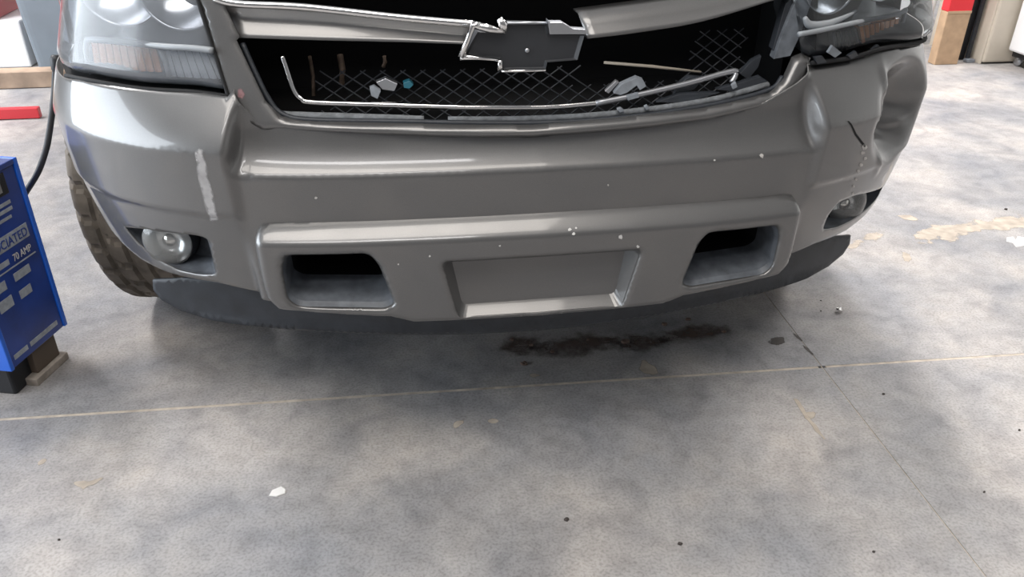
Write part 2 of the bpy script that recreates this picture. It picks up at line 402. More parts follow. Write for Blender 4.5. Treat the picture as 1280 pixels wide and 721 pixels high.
for u, v, rx, ry in ((720, 432, .10, .035), (800, 428, .06, .03), (650, 432, .05, .03), (860, 418, .08, .03)):
    q = at_z(u, v); blob(q[0], q[1], rx*1.5, ry*1.8, .1, 26, .15, .0008, 'oil_or_shade_stain', RUST_SHADE, floor)  # rusty dirt widened into a painted shade band under the car

def wall(name, x0, x1, y0, y1, z0, z1, m):
    return prop(box(name, ((x0+x1)/2, (y0+y1)/2, (z0+z1)/2), (x1-x0, y1-y0, z1-z0), m, None, bevel=0), None, None, None, 'structure')
wall('wall_back', -6.6, 6.6, 6.6, 6.8, 0, 4.6, WALLM)['label'] = 'pale painted block wall behind the vehicle'
wall('wall_right', 6.4, 6.6, -4, 6.6, 0, 4.6, WALLM)['label'] = 'pale painted shop wall along the cabinets side'
wall('ceiling', -6.6, 6.6, -4, 6.8, 4.6, 4.7, CEILM)['label'] = 'pale panelled shop ceiling above the bays'

# ================================================================== the car
car = empty('suv_car', (0, .95, 0), 'pewter grey SUV with smashed grille and dented bumper corner', 'car')
sL, sR = sOfY(.50, -1), sOfY(.50, 1)

# ---- bumper fascia
_dc = on_plan(1128, 128, .02); _dl = on_plan(1088, 128, .02); _dr = on_plan(1163, 128, .02)
_rd = np.array([on_plan(*q, .02) for q in ((1124, 66), (1116, 88), (1108, 120), (1100, 150), (1096, 185), (1094, 215))])
_pil = on_plan(1125, 152, .03)
def dent(s, z):
    """crushed corner: a hollow with a folded edge and a pillow in its middle"""
    ra, rb = max(_dc[0]-_dl[0], .03), max(_dr[0]-_dc[0], .05)
    ss = np.where(s < _dc[0], (s-_dc[0])/ra, (s-_dc[0])/rb)
    r = np.sqrt(ss**2+((z-.690)/.118)**2)
    fall = 1-sm(.35, 1.0, r)
    t = s-np.interp(z, _rd[::-1, 1], _rd[::-1, 0])
    d = .055*fall
    d += .020*fall*sm(-.004, .020, t)
    d -= .010*np.exp(-(t/.011)**2)*(1-sm(.7, 1.25, r))
    d -= .026*np.exp(-((s-_pil[0]-.02)/.05)**2-((z-_pil[1]-.25*(s-_pil[0]))/.016)**2)*fall
    d += .006*np.sin(60*(s+1.3*z))*fall*sm(.3, .6, r)
    return d
def D_f(s, z):
    a = np.abs(s)
    up = np.clip((z-.712)/.085, 0, 1.4)
    outer = np.where(z > .712, (.058-.032*sm(.62, .95, a))*up**1.25, .010*(.712-z)/.125)
    outer = outer+.005*sm(.592, .586, z)+.030*np.clip((.588-z)/.2, 0, 1.5)**1.3
    inner = np.where(z > .664, .014+.042*(1-(1-np.clip((z-.664)/.085, 0, 1))**2.0), .016+.004*(.664-z)/.08)
    wgt = sm(.538, .560, a+.10*np.clip(z-.72, -.03, .08))
    return inner*(1-wgt)+outer*wgt
def f_fascia(P):
    s, z = P[:, 0], P[:, 1]; d = D_f(s, z)+np.where(s > .4, dent(s, z), 0)
    x, y = plan(s, d); return np.stack([x, y, z], 1)
def onf(u, v):
    q = on_plan(u, v, .02)
    for _ in range(3):
        q = on_plan(u, v, float(D_f(np.array([q[0]]), np.array([q[1]]))[0]))
    return q
topL = [on_plan(u, v, .056) for u, v in ((180, 109), (240, 115), (284, 121))]
topL = [on_plan(u, v, .032) for u, v in ((84, 95), (105, 100))]+topL
seamL = [on_plan(u, v-(20 if u < 320 else 11), .07) for u, v in ((293, 131), (307, 150), (327, 162), (380, 167), (440, 170), (520, 173), (600, 175), (665, 174))]
seamR = [on_plan(u, v-(20 if u > 985 else 11), .07) for u, v in ((740, 169), (815, 162), (890, 152), (945, 139), (990, 122), (1006, 108), (1015, 92))]
topR = [on_plan(u, v, .056) for u, v in ((1022, 85), (1068, 77))]+[on_plan(u, v, .032) for u, v in ((1115, 65), (1150, 56))]
botL = [on_plan(u, v, .03) for u, v in ((345, 377), (265, 359), (200, 346), (165, 327), (140, 300), (118, 266), (100, 237))]
botR = [(-s_, z_) for s_, z_ in botL]
out = [(sL, .795)]+[tuple(q) for q in topL+seamL+seamR+topR]+[(sR, topR[-1][1]), (sR, .66), (sR-.03, .60)]
out += [tuple(q) for q in botR[::-1]]+[tuple(q) for q in botL]+[(sL+.03, .60), (sL, .66)]
fog_px = [(153, 284), (180, 286), (245, 293), (261, 298), (263, 350), (240, 350), (212, 344), (185, 328), (166, 306)]
fogL = rounded([on_plan(u, v, .025) for u, v in fog_px], .012, 3)
fogR = rounded([on_plan(u, v, .025) for u, v in ((1036, 291), (1038, 272), (1048, 253), (1068, 244), (1117, 230), (1113, 239), (1098, 259), (1078, 277), (1056, 288))], .012, 3)
padhole = [(-.50, .57), (.50, .57), (.49, .43), (.30, .40), (-.30, .40), (-.49, .43)]
zc = np.concatenate([np.full(150, z) for z in (.664, .712, .589)]); xc = np.tile(np.linspace(sL+.02, sR-.02, 150), 3)
# mesh lines that follow the side walls of the central scoop
def _aa(P): return np.abs(P[:, 0])+.10*np.clip(P[:, 1]-.72, -.03, .08)
step_pts = [(sg*(w_-.10*min(max(z-.72, -.03), .08)), z) for sg in (-1, 1) for w_ in (.530, .536, .540, .544, .548, .552, .556, .560, .565) for z in np.arange(.600, .83, .007)]
keepc = (np.abs(xc) < .52) | (np.abs(xc) > .575)
bumper = sheet('bumper_fascia', out, [fogL, fogR, padhole], .0085, .006, f_fascia, PAINT, car, extra=np.vstack([np.stack([xc, zc], 1)[keepc], step_pts]), skip=lambda P: (np.abs(_aa(P)-.5475) < .022) & (P[:, 1] > .595), smooth=True, solid=.003)
def f_onbump(P, lift=.0008):
    s, z = P[:, 0], P[:, 1]; d = D_f(s, z)+np.where(s > .4, dent(s, z), 0)-lift
    x, y = plan(s, d); return np.stack([x, y, z], 1)

# fog lamp pockets and lamps
def f_pocket(ring, off, shrink, c):
    ring = np.array(ring); q = c+(ring-c)*shrink; x, y = plan(q[:, 0], off); return np.stack([x, y, q[:, 1]], 1)
for side, ring in ((-1, fogL), (1, fogR)):
    c = on_plan(*((205, 308) if side < 0 else (1066, 258)), .06); d0 = D_f(ring[:, 0], ring[:, 1])
    r0 = f_fascia(ring)
    rings = [r0, f_pocket(ring, d0+.012, .985, c), f_pocket(ring, d0+.035, .80, c), f_pocket(ring, .10, .70, c), f_pocket(ring, .115, .3, c)]
    loft('fog_pocket', rings, POCKET, bumper, smooth=False)
    lc = Vector(at_y(*((209, 303) if side < 0 else (1060, 257)), .180 if side < 0 else .195)); ax = Vector((side*.18, -1, .02)).normalized()
    lamp = lathe('fog_lamp', [(.049, .0), (.052, -.006), (.053, -.03), (.045, -.06), (.0, -.065)], lc, ax, BLACK, car)
    lathe('reflector', [(.046, -.004), (.040, -.016), (.025, -.028), (.010, -.034), (0, -.035)], lc, ax, REFL, lamp)
    lathe('bulb_shield', [(.014, -.012), (.013, -.008), (0, -.006)], lc, ax, CHROME, lamp, 20)
    lathe('lens', [(.049, .0), (.042, .006), (.028, .011), (.012, .013), (0, .0135)], lc, ax, LENSFOG, lamp)

# ---- lower bumper panel with tow openings and plate recess
half = [(0, .588), (.20, .588), (.38, .586), (.49, .582), (.520, .576), (.534, .558), (.536, .52), (.530, .47), (.518, .43), (.500, .409), (.40, .399), (.29, .388), (.25, .374), (.12, .371), (0, .370)]
pad_out = [(a, b) for a, b in half]+[(-a, b) for a, b in half[-2:0:-1]]
towL = [(-.470, .528), (-.322, .529), (-.305, .505), (-.283, .421), (-.30, .412), (-.46, .419), (-.478, .435), (-.480, .50)]
towL = rounded(towL, .014, 4); towR = np.array([(-a, b) for a, b in towL])
plate_o = rounded([(-.188, .504), (.188, .504), (.160, .379), (-.160, .379)], .012, 4)
pad_c = dense(pad_out, .02); 
def D_pad(s, z):
    P = np.stack([s, z], 1); dd = polydist(P, pad_out)
    topd = np.clip(.588-z, 0, 1); sid = np.clip(.536-np.abs(s), 0, 1)
    rt = 1-np.clip(topd/.040, 0, 1); rs_ = 1-np.clip(sid/.026, 0, 1); rb = 1-np.clip(dd/.012, 0, 1)
    d = -.014+.044*rt**1.25+.042*rs_**2.2+.012*rb**2
    lip = np.minimum(np.minimum(polydist(P, towL), polydist(P, towR)), polydist(P, plate_o))
    return d+.006*(1-np.clip(lip/.008, 0, 1))**2-.02*(z-.48)
def f_pad(P):
    d = D_pad(P[:, 0], P[:, 1]); x, y = plan(P[:, 0], d); return np.stack([x, y, P[:, 1]], 1)
pad = sheet('lower_bumper_panel', pad_out, [towL, towR, plate_o], .009, .0055, f_pad, PAINT, car, smooth=True, solid=.003)
# skirt that runs back behind the panel's edge
sk = dense(pad_out, .015); q0 = f_pad(sk); q1 = q0+np.array([0, .035, 0]); loft('panel_edge', [q0, q1], PAINT, pad, cap=False, smooth=True)
for side, ring in ((-1, towL), (1, towR)):
    cz = ring[:, 1]; q0 = f_pad(ring); n = len(ring)
    def back(dep, top, bot, shr):
        c = np.array([side*.392, 0]); zz = bot+(cz-cz.min())/(cz.max()-cz.min())*(top-bot)
        ss = c[0]+(ring[:, 0]-c[0])*shr; x, y = plan(ss, 0); return np.stack([x, y+dep, zz], 1)
    pk = loft('tow_pocket', [q0, back(.004, .526, .419, .985), back(.07, .520, .442, .93)], POCKET, pad, cap=False)
    loft('tow_cavity', [back(.07, .520, .442, .93), back(.30, .53, .43, .9)], VOID, pad)
    hc = Vector((side*.375, .17, .535))
    tube('tow_hook', [hc+Vector((-.045, .10, .01)), hc+Vector((-.04, .0, 0)), hc+Vector((-.02, -.03, -.03)), hc+Vector((.02, -.03, -.03)), hc+Vector((.04, 0, 0)), hc+Vector((.045, .10, .01))], .009, BLACK, pad, 8, 6)
# plate recess
pr = np.array(plate_o); q0 = f_pad(pr)
def pback(dep, shx, z0, z1):
    zz = z0+(pr[:, 1]-.379)/(.504-.379)*(z1-z0); x, y = plan(pr[:, 0]*shx, 0); return np.stack([x, y*0+dep, zz], 1)
t = (pr[:, 1]-.379)/.125
pb = pback(0, 1, .396, .512); pb[:, 0] = pr[:, 0]*(.955-.03*t); pb[:, 1] = .020+.012*t
loft('plate_recess', [q0, pb], PAINT, pad, cap=True)
for u, v in ((615, 316), (723, 310)):
    q = at_y(u, v, .031); lathe('screw_hole', [(.0032, .0012), (.0, .0014)], (q[0], q[1]-.0008, q[2]), (0, -1, 0), VOID, pad, 12)

# ---- front air dam
def f_dam(P):
    x, z = P[:, 0], P[:, 1]; t = (.40-z)/.12
    y = .062+.275*x*x+.018*np.clip(t, 0, 1)**2-.010*np.exp(-((z-.300)/.008)**2)
    return np.stack([x, y, z], 1)
dh = [(0, .415), (.4, .415), (.70, .40), (.775, .385), (.780, .36), (.768, .335), (.73, .312), (.66, .302), (.5, .294), (.3, .288), (0, .285)]
dam_o = [(a, b) for a, b in dh]+[(-a, b) for a, b in dh[-2:0:-1]]
dam = sheet('air_dam', dam_o, [], .016, .007, f_dam, DARK, car, smooth=True, solid=.006)

# ---- grille surround
def yg(x, z): return .043+.17*x*x+.30*(z-.74)
def gp(u, v, dy=0.0): return on_surf(u, v, lambda x, z: yg(x, z)+dy)
def g2(u, v): q = gp(u, v); return (q[0], q[2])
sur = [g2(*q) for q in ((283, 121), (292, 128), (306, 149), (326, 161), (380, 167), (440, 170), (520, 173), (600, 175), (665, 174), (740, 169), (815, 162), (890, 152), (945, 139), (990, 121), (1005, 107), (1017, 74),
                         (1004, 68), (993, 73), (982, 98), (964, 117), (930, 125), (880, 136), (740, 151), (665, 157), (600, 157), (500, 155), (380, 152), (352, 147), (332, 126), (296, 50), (300, 46))]
b0 = g2(252, 10); t0 = g2(283, 10)
sur += [t0, (t0[0]-.012, 1.0), (b0[0]-.03, 1.0), b0]
def f_sur(P):
    e = polydist(P, sur); x, z = P[:, 0], P[:, 1]
    y = yg(x, z)-.004+(.016-.013*sm(-.43, -.49, x))*(1-np.clip(e/.012, 0, 1))**2
    return np.stack([x, y, z], 1)
grille = sheet('grille_surround', sur, [], .008, .006, f_sur, PAINT, car, smooth=True, solid=.004)
tube('surround_seal', [gp(u, v, -.003) for u, v in ((286, 121), (281, 106), (265, 56), (251, 12), (240, -24), (228, -62))], .0034, VOID, grille, 8, 4)
# upper crossbar, two surviving painted lengths
def bar(top, bot, name, rag=False, m=PAINT):
    T = catmull([gp(u, v, .010) for u, v in top], 6); B = catmull([gp(u, v, .0) for u, v in bot], 6)
    rows = []
    for k, (w_, dy) in enumerate(((0, .05), (0, .010), (.5, .010), (.80, .005), (.93, .003), (.98, .005), (1, .010), (1, .05))):
        rows.append([T[i]*(1-w_)+B[i]*w_+np.array([0, dy, 0]) for i in range(len(T))])
    return loft(name, rows, m, grille, cap=False, closed=False, smooth=True, solid=.003)
bar([(280, 10), (400, 18), (500, 27), (594, 36)], [(293, 49), (400, 52), (500, 54), (590, 57)], 'crossbar')
bar([(724, 17), (800, 7), (905, -7), (1000, -24)], [(736, 50), (800, 42), (880, 28), (985, -4)], 'crossbar')
tube('chrome_strip', [gp(u, v, -.004) for u, v in ((268, -2), (300, 5), (380, 9), (500, 22), (600, 31))], .0068, CHROME, grille, 10, 8)
# lower chrome trim, the right end bent and dull
tube('chrome_trim', [gp(u, v, .035) for u, v in ((353, 70), (359, 88), (367, 112), (376, 123), (392, 128), (480, 131), (580, 134), (680, 134), (755, 128))], .0052, CHROME, grille, 10, 8)
tube('bent_trim', [gp(u, v, .032) for u, v in ((745, 129), (800, 118), (860, 104), (915, 89), (919, 94), (914, 103))], .0055, DULL, grille, 8, 6)
# wire mesh behind
def meshpart(name, x0, x1, z0, z1, dy, pitch, keep):
    parts = []; L = z1-z0
    for fam in (1, -1):
        a = x0-L*1.6
        while a < x1+L*1.6:
            pts = []
            for k in range(9):
                z = z0+L*k/8; x = a+fam*1.55*(z-z0)+(0 if fam == 1 else L*1.55*.0)
                if x0 <= x <= x1 and keep(x, z): pts.append((x, yg(x, z)+dy+.002*fam, z))
                else:
                    if len(pts) > 1: parts.append(tube_data(pts, .0013, 4))
                    pts = []
            if len(pts) > 1: parts.append(tube_data(pts, .0013, 4))
            a += pitch
    o = multi(name, parts, DULLD, grille); o['kind'] = 'stuff'; return o
DULLD = mat('mesh_wire', (.08, .085, .095), .35, .4)
meshpart('wire_mesh', -.40, .44, .735, .87, .075, .036, lambda x, z: (z < .835 or x > .3) and not (.10 < x < .3 and z > .80))
meshpart('wire_mesh', -.45, .45, .955, 1.04, .06, .036, lambda x, z: True)
# dark cavity behind the grille
CV = [(-.56, .72), (.56, .72), (.56, 1.03), (-.56, 1.03)]
rg = lambda dy, g=0: [(x*(1-g), yg(x, z)+dy, z) for x, z in dense(CV, .04)]
loft('radiator_cavity', [rg(.03), rg(.30), [(x, .42, z) for x, z in dense(CV, .04)]], VOID, grille)
foam = [gp(u, v, .028) for u, v in ((352, 142), (372, 145), (430, 147), (500, 149), (530, 149))]
tube('absorber_foam', foam, [.005, .008, .0085, .008, .006], FOAM, grille, 9, 6)
tube('absorber_foam', [gp(u, v, .03) for u, v in ((560, 150), (660, 149), (760, 143), (880, 127), (960, 106))], .0065, FOAM, grille, 9, 6)
tube('air_seal', [gp(u, v, .014) for u, v in ((303, 54), (318, 88), (336, 124), (354, 143), (390, 150), (500, 152), (600, 154), (700, 153), (800, 145), (900, 129), (962, 112), (978, 96))], .0050, DARK, grille, 8, 6)
# brackets glimpsed in the dark
BRK = mat('rusty_bracket', (.22, .16, .12), .7, .3, noise=.5, nscale=50)
for (u0, v0, u1, v1, r) in ((425, 68, 427, 106, .006), (387, 70, 392, 120, .0035), (480, 70, 479, 84, .004)):
    tube('bracket', [gp(u0, v0, .12), gp((u0+u1)/2+2, (v0+v1)/2, .118), gp(u1, v1, .115)], r, BRK, grille, 6)
# snapped bits lying in the opening
tube('broken_rod', [gp(755, 78, .05), gp(815, 83, .055), gp(876, 90, .06)], [.0028, .0032, .0022], mat('tan_rod', (.45, .40, .33), .5), grille, 6)
SHARD = mat('pale_shard', (.20, .22, .245), .5, noise=.2, nscale=60)
def shard(name, pix, dy, th, m, parent):
    a = [gp(u, v, dy) for u, v in pix]; b = [q+np.array([0, th, .002]) for q in a]; n = len(a)
    F = [tuple(range(n)), tuple(range(n, 2*n))[::-1]]+[(i, (i+1) % n, n+(i+1) % n, n+i) for i in range(n)]
    return mesh(name, list(a)+b, F, m, parent, bevel=.0008)
shard('broken_clip', ((767, 117), (776, 106), (796, 97), (804, 100), (808, 108), (800, 113), (796, 107), (784, 116), (776, 119)), .028, .012, SHARD, grille)
shard('broken_clip', ((756, 114), (770, 101), (774, 103), (761, 117)), .034, .006, DULL, grille)
shard('broken_clip', ((783, 121), (798, 117), (799, 122), (785, 126)), .024, .006, SHARD, grille)
shard('broken_clip', ((462, 110), (468, 108), (476, 114), (472, 124), (464, 120)), .05, .008, SHARD, grille)
shard('broken_clip', ((470, 103), (482, 98), (497, 105), (493, 114), (478, 112)), .06, .01, DULL, grille)
TEAL = mat('teal_connector', (.02, .13, .18), .4)
shard('wire_connector', ((504, 104), (512, 101), (517, 106), (512, 111), (505, 110)), .06, .012, TEAL, grille)
for (pix, dy) in ((((842, 120), (850, 104), (862, 96), (880, 98), (868, 112)), .045), (((925, 92), (940, 76), (952, 70), (948, 84), (935, 100)), .055), (((895, 112), (925, 104), (950, 96), (962, 104), (930, 116)), .03), (((820, 128), (850, 118), (900, 116), (860, 128)), .03)):
    shard('snapped_plastic', pix, dy, .01, DARK, grille)
for (pix) in (((914, 107), (920, 103), (922, 109), (916, 112)), ((771, 137), (776, 135), (781, 139), (775, 141)), ((805, 134), (809, 132), (812, 136), (808, 138))):
    shard('snapped_plastic', pix, .018, .005, SHARD, grille)
# bare side rail where the painted surround is gone
RAIL = mat('bare_rail', (.14, .155, .175), .35, .2, noise=.3, nscale=40)
shard('bare_side_rail', ((1005, -20), (1022, -20), (1000, 45), (988, 70), (967, 74), (975, 50), (990, 12)), .012, .02, RAIL, grille)
shard('bare_side_rail', ((982, 5), (1000, -10), (990, 12), (970, 66), (966, 62)), .02, .02, DARK, grille)

# ---- emblem: cross-shaped badge, face dark, chrome rim half gone
ye = .035
def ep(u, v, dy=0): return at_y(u, v, ye+dy)
badge_px = [(597, 40), (631, 42), (635, 30), (684, 31), (686, 43), (731, 44), (722, 75), (684, 78), (682, 87), (628, 88), (624, 74), (579, 71)]
fr = [ep(u, v) for u, v in badge_px]; n = len(fr)
bk = [q+np.array([0, .03, 0]) for q in fr]; ct = np.mean(fr, 0)
inn = [ct+(q-ct)*.93+np.array([0, .006, 0]) for q in fr]
F = [tuple(range(2*n, 3*n))]+[(i, (i+1) % n, 2*n+(i+1) % n, 2*n+i) for i in range(n)]+[(i, n+i, n+(i+1) % n, (i+1) % n) for i in range(n)]
emblem = mesh('badge', list(fr)+bk+inn, F, mat('badge_face', (.028, .03, .034), .45, bump=.2, bscale=200), grille, bevel=.0008)
emblem['label'] = 'dark bow-tie badge with half its chrome rim'
rim = [tube_data([ep(600, 31, -.004), ep(591, 32, -.004), ep(584, 52, -.004), ep(576, 71, -.004)], [.006, .0055, .0045, .0062], 8),
       tube_data([ep(575, 71, -.003), ep(600, 73, -.002), ep(622, 75, -.002)], [.006, .0026, .0026], 8),
       tube_data([ep(625, 75, -.002), ep(625, 87, -.002)], .0045, 8),
       tube_data([ep(627, 89, 0), ep(682, 88, 0)], .0022, 8),
       tube_data([ep(592, 31, -.002), ep(612, 36, -.002), ep(631, 40, -.002)], [.006, .007, .004], 8),
       tube_data([ep(624, 23, -.004), ep(629, 31, -.005), ep(632, 40, -.002)], [.0055, .008, .004], 8)]
tube('badge_rim', [ep(632, 29, .004), ep(684, 29, .004)], .0025, DULL, grille)
multi('badge_rim', rim, CHROME, grille, smooth=True)
a = [ep(u, v, -.002) for u, v in ((685, 25), (688, 28), (703, 28), (716, 36), (732, 37), (734, 43), (687, 43))]
b = [q+np.array([0, .02, 0]) for q in a]; m_ = len(a)
mesh('badge_rim', a+b, [tuple(range(m_)), tuple(range(m_, 2*m_))[::-1]]+[(i, (i+1) % m_, m_+(i+1) % m_, m_+i) for i in range(m_)], DULL, grille, bevel=.001)
lathe('badge_screw', [(.004, 0), (.003, .002), (0, .0025)], ep(659, 63, .004), (0, -1, 0), DULL, grille, 10)

# ---- headlights
def headlight(side):
    root = empty('headlight', (side*.75, .3, .85)); root.parent = car; root.matrix_parent_inverse = Matrix.Translation(-LOC['suv_car'])
    dz = 0 if side < 0 else .0
    if side < 0: bot = [on_plan(u, v, .062) for u, v in ((287, 117), (240, 111), (180, 105))]+[on_plan(u, v, .035) for u, v in ((110, 96), (85, 90))]; inn_ = [on_plan(u, v, .08) for u, v in ((246, 0),)]
    else: bot = [on_plan(u, v, .062) for u, v in ((1016, 75), (1045, 72), (1070, 67))]+[on_plan(u, v, .035) for u, v in ((1115, 58), (1150, 48), (1164, 40))]; inn_ = [on_plan(u, v, .085) for u, v in ((1008, 0),)]
    inn_.append(np.array([inn_[0][0]-side*.0-(inn_[0][0]-bot[0][0])*.0+(-.02 if side < 0 else .02), 1.0]))
    send = sOfY(.46, side); bend = bot[-1]
    o = [tuple(q) for q in bot]+[(send, bend[1]+.012), (send+side*.03, bend[1]+.06), (send+side*.06, 1.0)]+[tuple(q) for q in inn_[::-1]]
    def dl(s, z): return .060-(.034 if side < 0 else .058)*sm(.62, .95, np.abs(s))+.32*(z-.80)
    def fl_(P, extra=0.0, rnd=.022):
        e = polydist(P, o); d = dl(P[:, 0], P[:, 1])+extra+rnd*(1-np.clip(e/.02, 0, 1))**2
        x, y = plan(P[:, 0], d); return np.stack([x, y, P[:, 1]], 1)
    sheet('lens', o, [], .012, .010, lambda P: fl_(P), LENS_L if side < 0 else LENS_R, root, smooth=True)
    def fh(P):
        e = polydist(P, o); d = dl(P[:, 0], P[:, 1])+.024+.09*sm(0, .03, e); x, y = plan(P[:, 0], d); return np.stack([x, y, P[:, 1]], 1)
    sheet('housing', o, [], .012, .010, fh, HOUSE, root, smooth=True)
    def pp(u, v, off):
        q = on_plan(u, v, off); x, y = plan(q[0], off); return np.array([float(x), float(y), q[1]])
    if side < 0:
        bowls = (((147, -28), .118, .082), ((222, -22), .118, .078))
    else:
        bowls = (((1040, -28), .115, .066), ((1105, -42), .12, .066))
    for (u, v), off, r in bowls:
        c = pp(u, v, off); ax = Vector((side*.25, -1, .10)).normalized()
        lathe('reflector_bowl', [(r*1.02, .0), (r, .004), (r*.96, -.002), (r*.8, -.022), (r*.5, -.042), (r*.2, -.052), (0, -.054)], c, ax, REFL, root)
        lathe('bulb', [(.010, -.05), (.010, -.02), (.007, -.012), (0, -.009)], c, ax, CHROME, root, 16)
    def block(name, pix, off, th, m, ribs):
        a = [pp(u, v, off) for u, v in pix]; parts = []
        for k in range(ribs):
            t0, t1 = k/ribs, (k+.86)/ribs
            q = [a[0]*(1-t0)+a[1]*t0, a[0]*(1-t1)+a[1]*t1, a[3]*(1-t1)+a[2]*t1, a[3]*(1-t0)+a[2]*t0]
            r_ = [p+np.array([0, th, 0]) for p in q]
            mid = [(q[0]+q[1])/2+np.array([0, -.004, 0]), (q[2]+q[3])/2+np.array([0, -.004, 0])]
            parts.append((q+r_+mid, [(0, 8, 9, 3), (8, 1, 2, 9), (0, 4, 5, 1), (1, 5, 6, 2), (2, 6, 7, 3), (3, 7, 4, 0)]))
        return multi(name, parts, m, root)
    if side < 0:
        block('turn_signal', [(114, 53), (196, 60), (204, 90), (119, 86)], .082, .02, AMBER, 9)
        block('side_marker', [(203, 61), (268, 65), (283, 99), (212, 95)], .092, .02, CLEARB, 7)
        tube('bezel', [pp(u, v, .078) for u, v in ((116, 92), (109, 72), (108, 55), (114, 49), (150, 52), (205, 58), (240, 60), (266, 63))], .0055, BEZEL, root, 8, 6)
        tube('bezel', [pp(u, v, .084) for u, v in ((198, 58), (206, 76), (212, 96))], .0045, BEZEL, root, 8)
    else:
        block('turn_signal', [(1074, 33), (1128, 23), (1130, 42), (1078, 54)], .085, .02, AMBER, 8)
        block('side_marker', [(1040, 40), (1072, 35), (1076, 56), (1044, 66)], .092, .02, HOUSE, 6)
        tube('bezel', [pp(u, v, .080) for u, v in ((998, 43), (1030, 37), (1070, 28), (1120, 18), (1140, 13), (1148, 18), (1149, 30), (1144, 48))], .0048, BEZEL, root, 8, 6)
        tube('broken_bezel', [pp(u, v, .09) for u, v in ((1006, 22), (1012, 31), (1030, 31), (1050, 24), (1070, 14))], [.004, .008, .009, .006, .003], BEZEL, root, 8, 6)
        for pix in (((1035, 66), (1041, 57), (1052, 66), (1044, 72)), ((1018, 72), (1028, 70), (1034, 78), (1022, 80)), ((1090, 62), (1098, 56), (1104, 62), (1096, 66)), ((1060, 70), (1070, 64), (1073, 70), (1064, 74))):
            a_ = [pp(u, v, .058) for u, v in pix]; b_ = [q+np.array([0, .008, 0]) for q in a_]
            mesh('broken_shard', a_+b_, [(0, 1, 2, 3), (7, 6, 5, 4), (0, 4, 5, 1), (1, 5, 6, 2), (2, 6, 7, 3), (3, 7, 4, 0)], SHARD if pix[0][0] < 1040 and pix[0][0] > 1030 else DARK, root)
    sup = [(side*.56, .70), (side*.56, 1.0), (side*1.14, 1.0), (side*1.14, .74), (side*.80, .70)]
    def fs(P):
        x, y = plan(P[:, 0], .155+.0*P[:, 1]); return np.stack([x, y, P[:, 1]], 1)
    sheet('lamp_support', sup, [], .03, .03, fs, VOID, root, smooth=True)
    shelf_pts = [q for q in bot]+[np.array([bot[-1][0]+side*.14, bot[-1][1]])]
    r0 = [np.array([*map(float, plan(q[0], .066-.034*float(sm(.62, .95, abs(q[0]))))), q[1]-.012]) for q in shelf_pts]
    r1 = [np.array([*map(float, plan(q[0], .155)), q[1]-.012]) for q in shelf_pts]
    loft('lamp_ledge', [r0, r1], VOID, root, cap=False, closed=False)
    # black seal between lamp and bumper
    tube('lamp_seal', [np.array([*map(float, plan(q[0], .064-.034*float(sm(.62, .95, abs(q[0]))))), q[1]-.006]) for q in bot], .0042, VOID, root, 8, 5)
    return root
headlight(-1); headlight(1)

# ---- fenders, hood, shell behind
def fender(side):
    s0 = sOfY(.40, side); s1 = sOfY(1.9, side)
    def Y2S(y): return sOfY(y, side)
    arch = [(Y2S(.95+.47*math.cos(a)), .40+.47*math.sin(a)) for a in np.linspace(math.radians(155), math.radians(0), 26)]
    zt = 1.05
    o = [(s0+side*.03, .82), (Y2S(.52), .80), (Y2S(.52), .63)]+arch+[(Y2S(1.42), .30), (s1, .30), (s1, zt), (Y2S(.52), zt), (s0+side*.06, 1.0)]
    def ff(P):
        s, z = P[:, 0], P[:, 1]
        y = np.interp(np.abs(s), [abs(s0), abs(s1)], [.4, 1.9])
        d = .052*(1-sm(.45, .75, y))-.045*sm(.5, .85, y)+.20*np.clip(z-.93, 0, 1)**1.5*2+.02*np.clip(.75-z, 0, 1)
        x, yy = plan(s, d); return np.stack([x, yy, z], 1)
    fo = sheet('fender', o, [], .03, .02, ff, PAINT, car, smooth=True, solid=.004)
    # inner arch liner
    rings = []
    for xx in (side*.90, side*.62):
        rings.append([(xx, .95+.47*math.cos(a), .40+.47*math.sin(a)) for a in np.linspace(math.radians(170), math.radians(5), 20)])
    loft('arch_liner', rings, BLACK, fo, cap=False, closed=False, smooth=True)
fender(-1); fender(1)
HX = np.linspace(-1, 1, 21); rows = []
for y, wd, z0, cr in ((.17, .62, .985, .03), (.20, .70, 1.03, .03), (.30, .84, 1.06, .04), (.6, .90, 1.10, .05), (1.0, .92, 1.13, .05), (1.55, .93, 1.16, .05)):
    rows.append([(x*wd, y+.17*(x*wd)**2*(1.0 if y < .5 else .3), z0+cr*(1-x*x)-.03*x**4) for x in HX])
loft('hood', rows, PAINT, car, cap=False, closed=False, smooth=True, solid=.01)
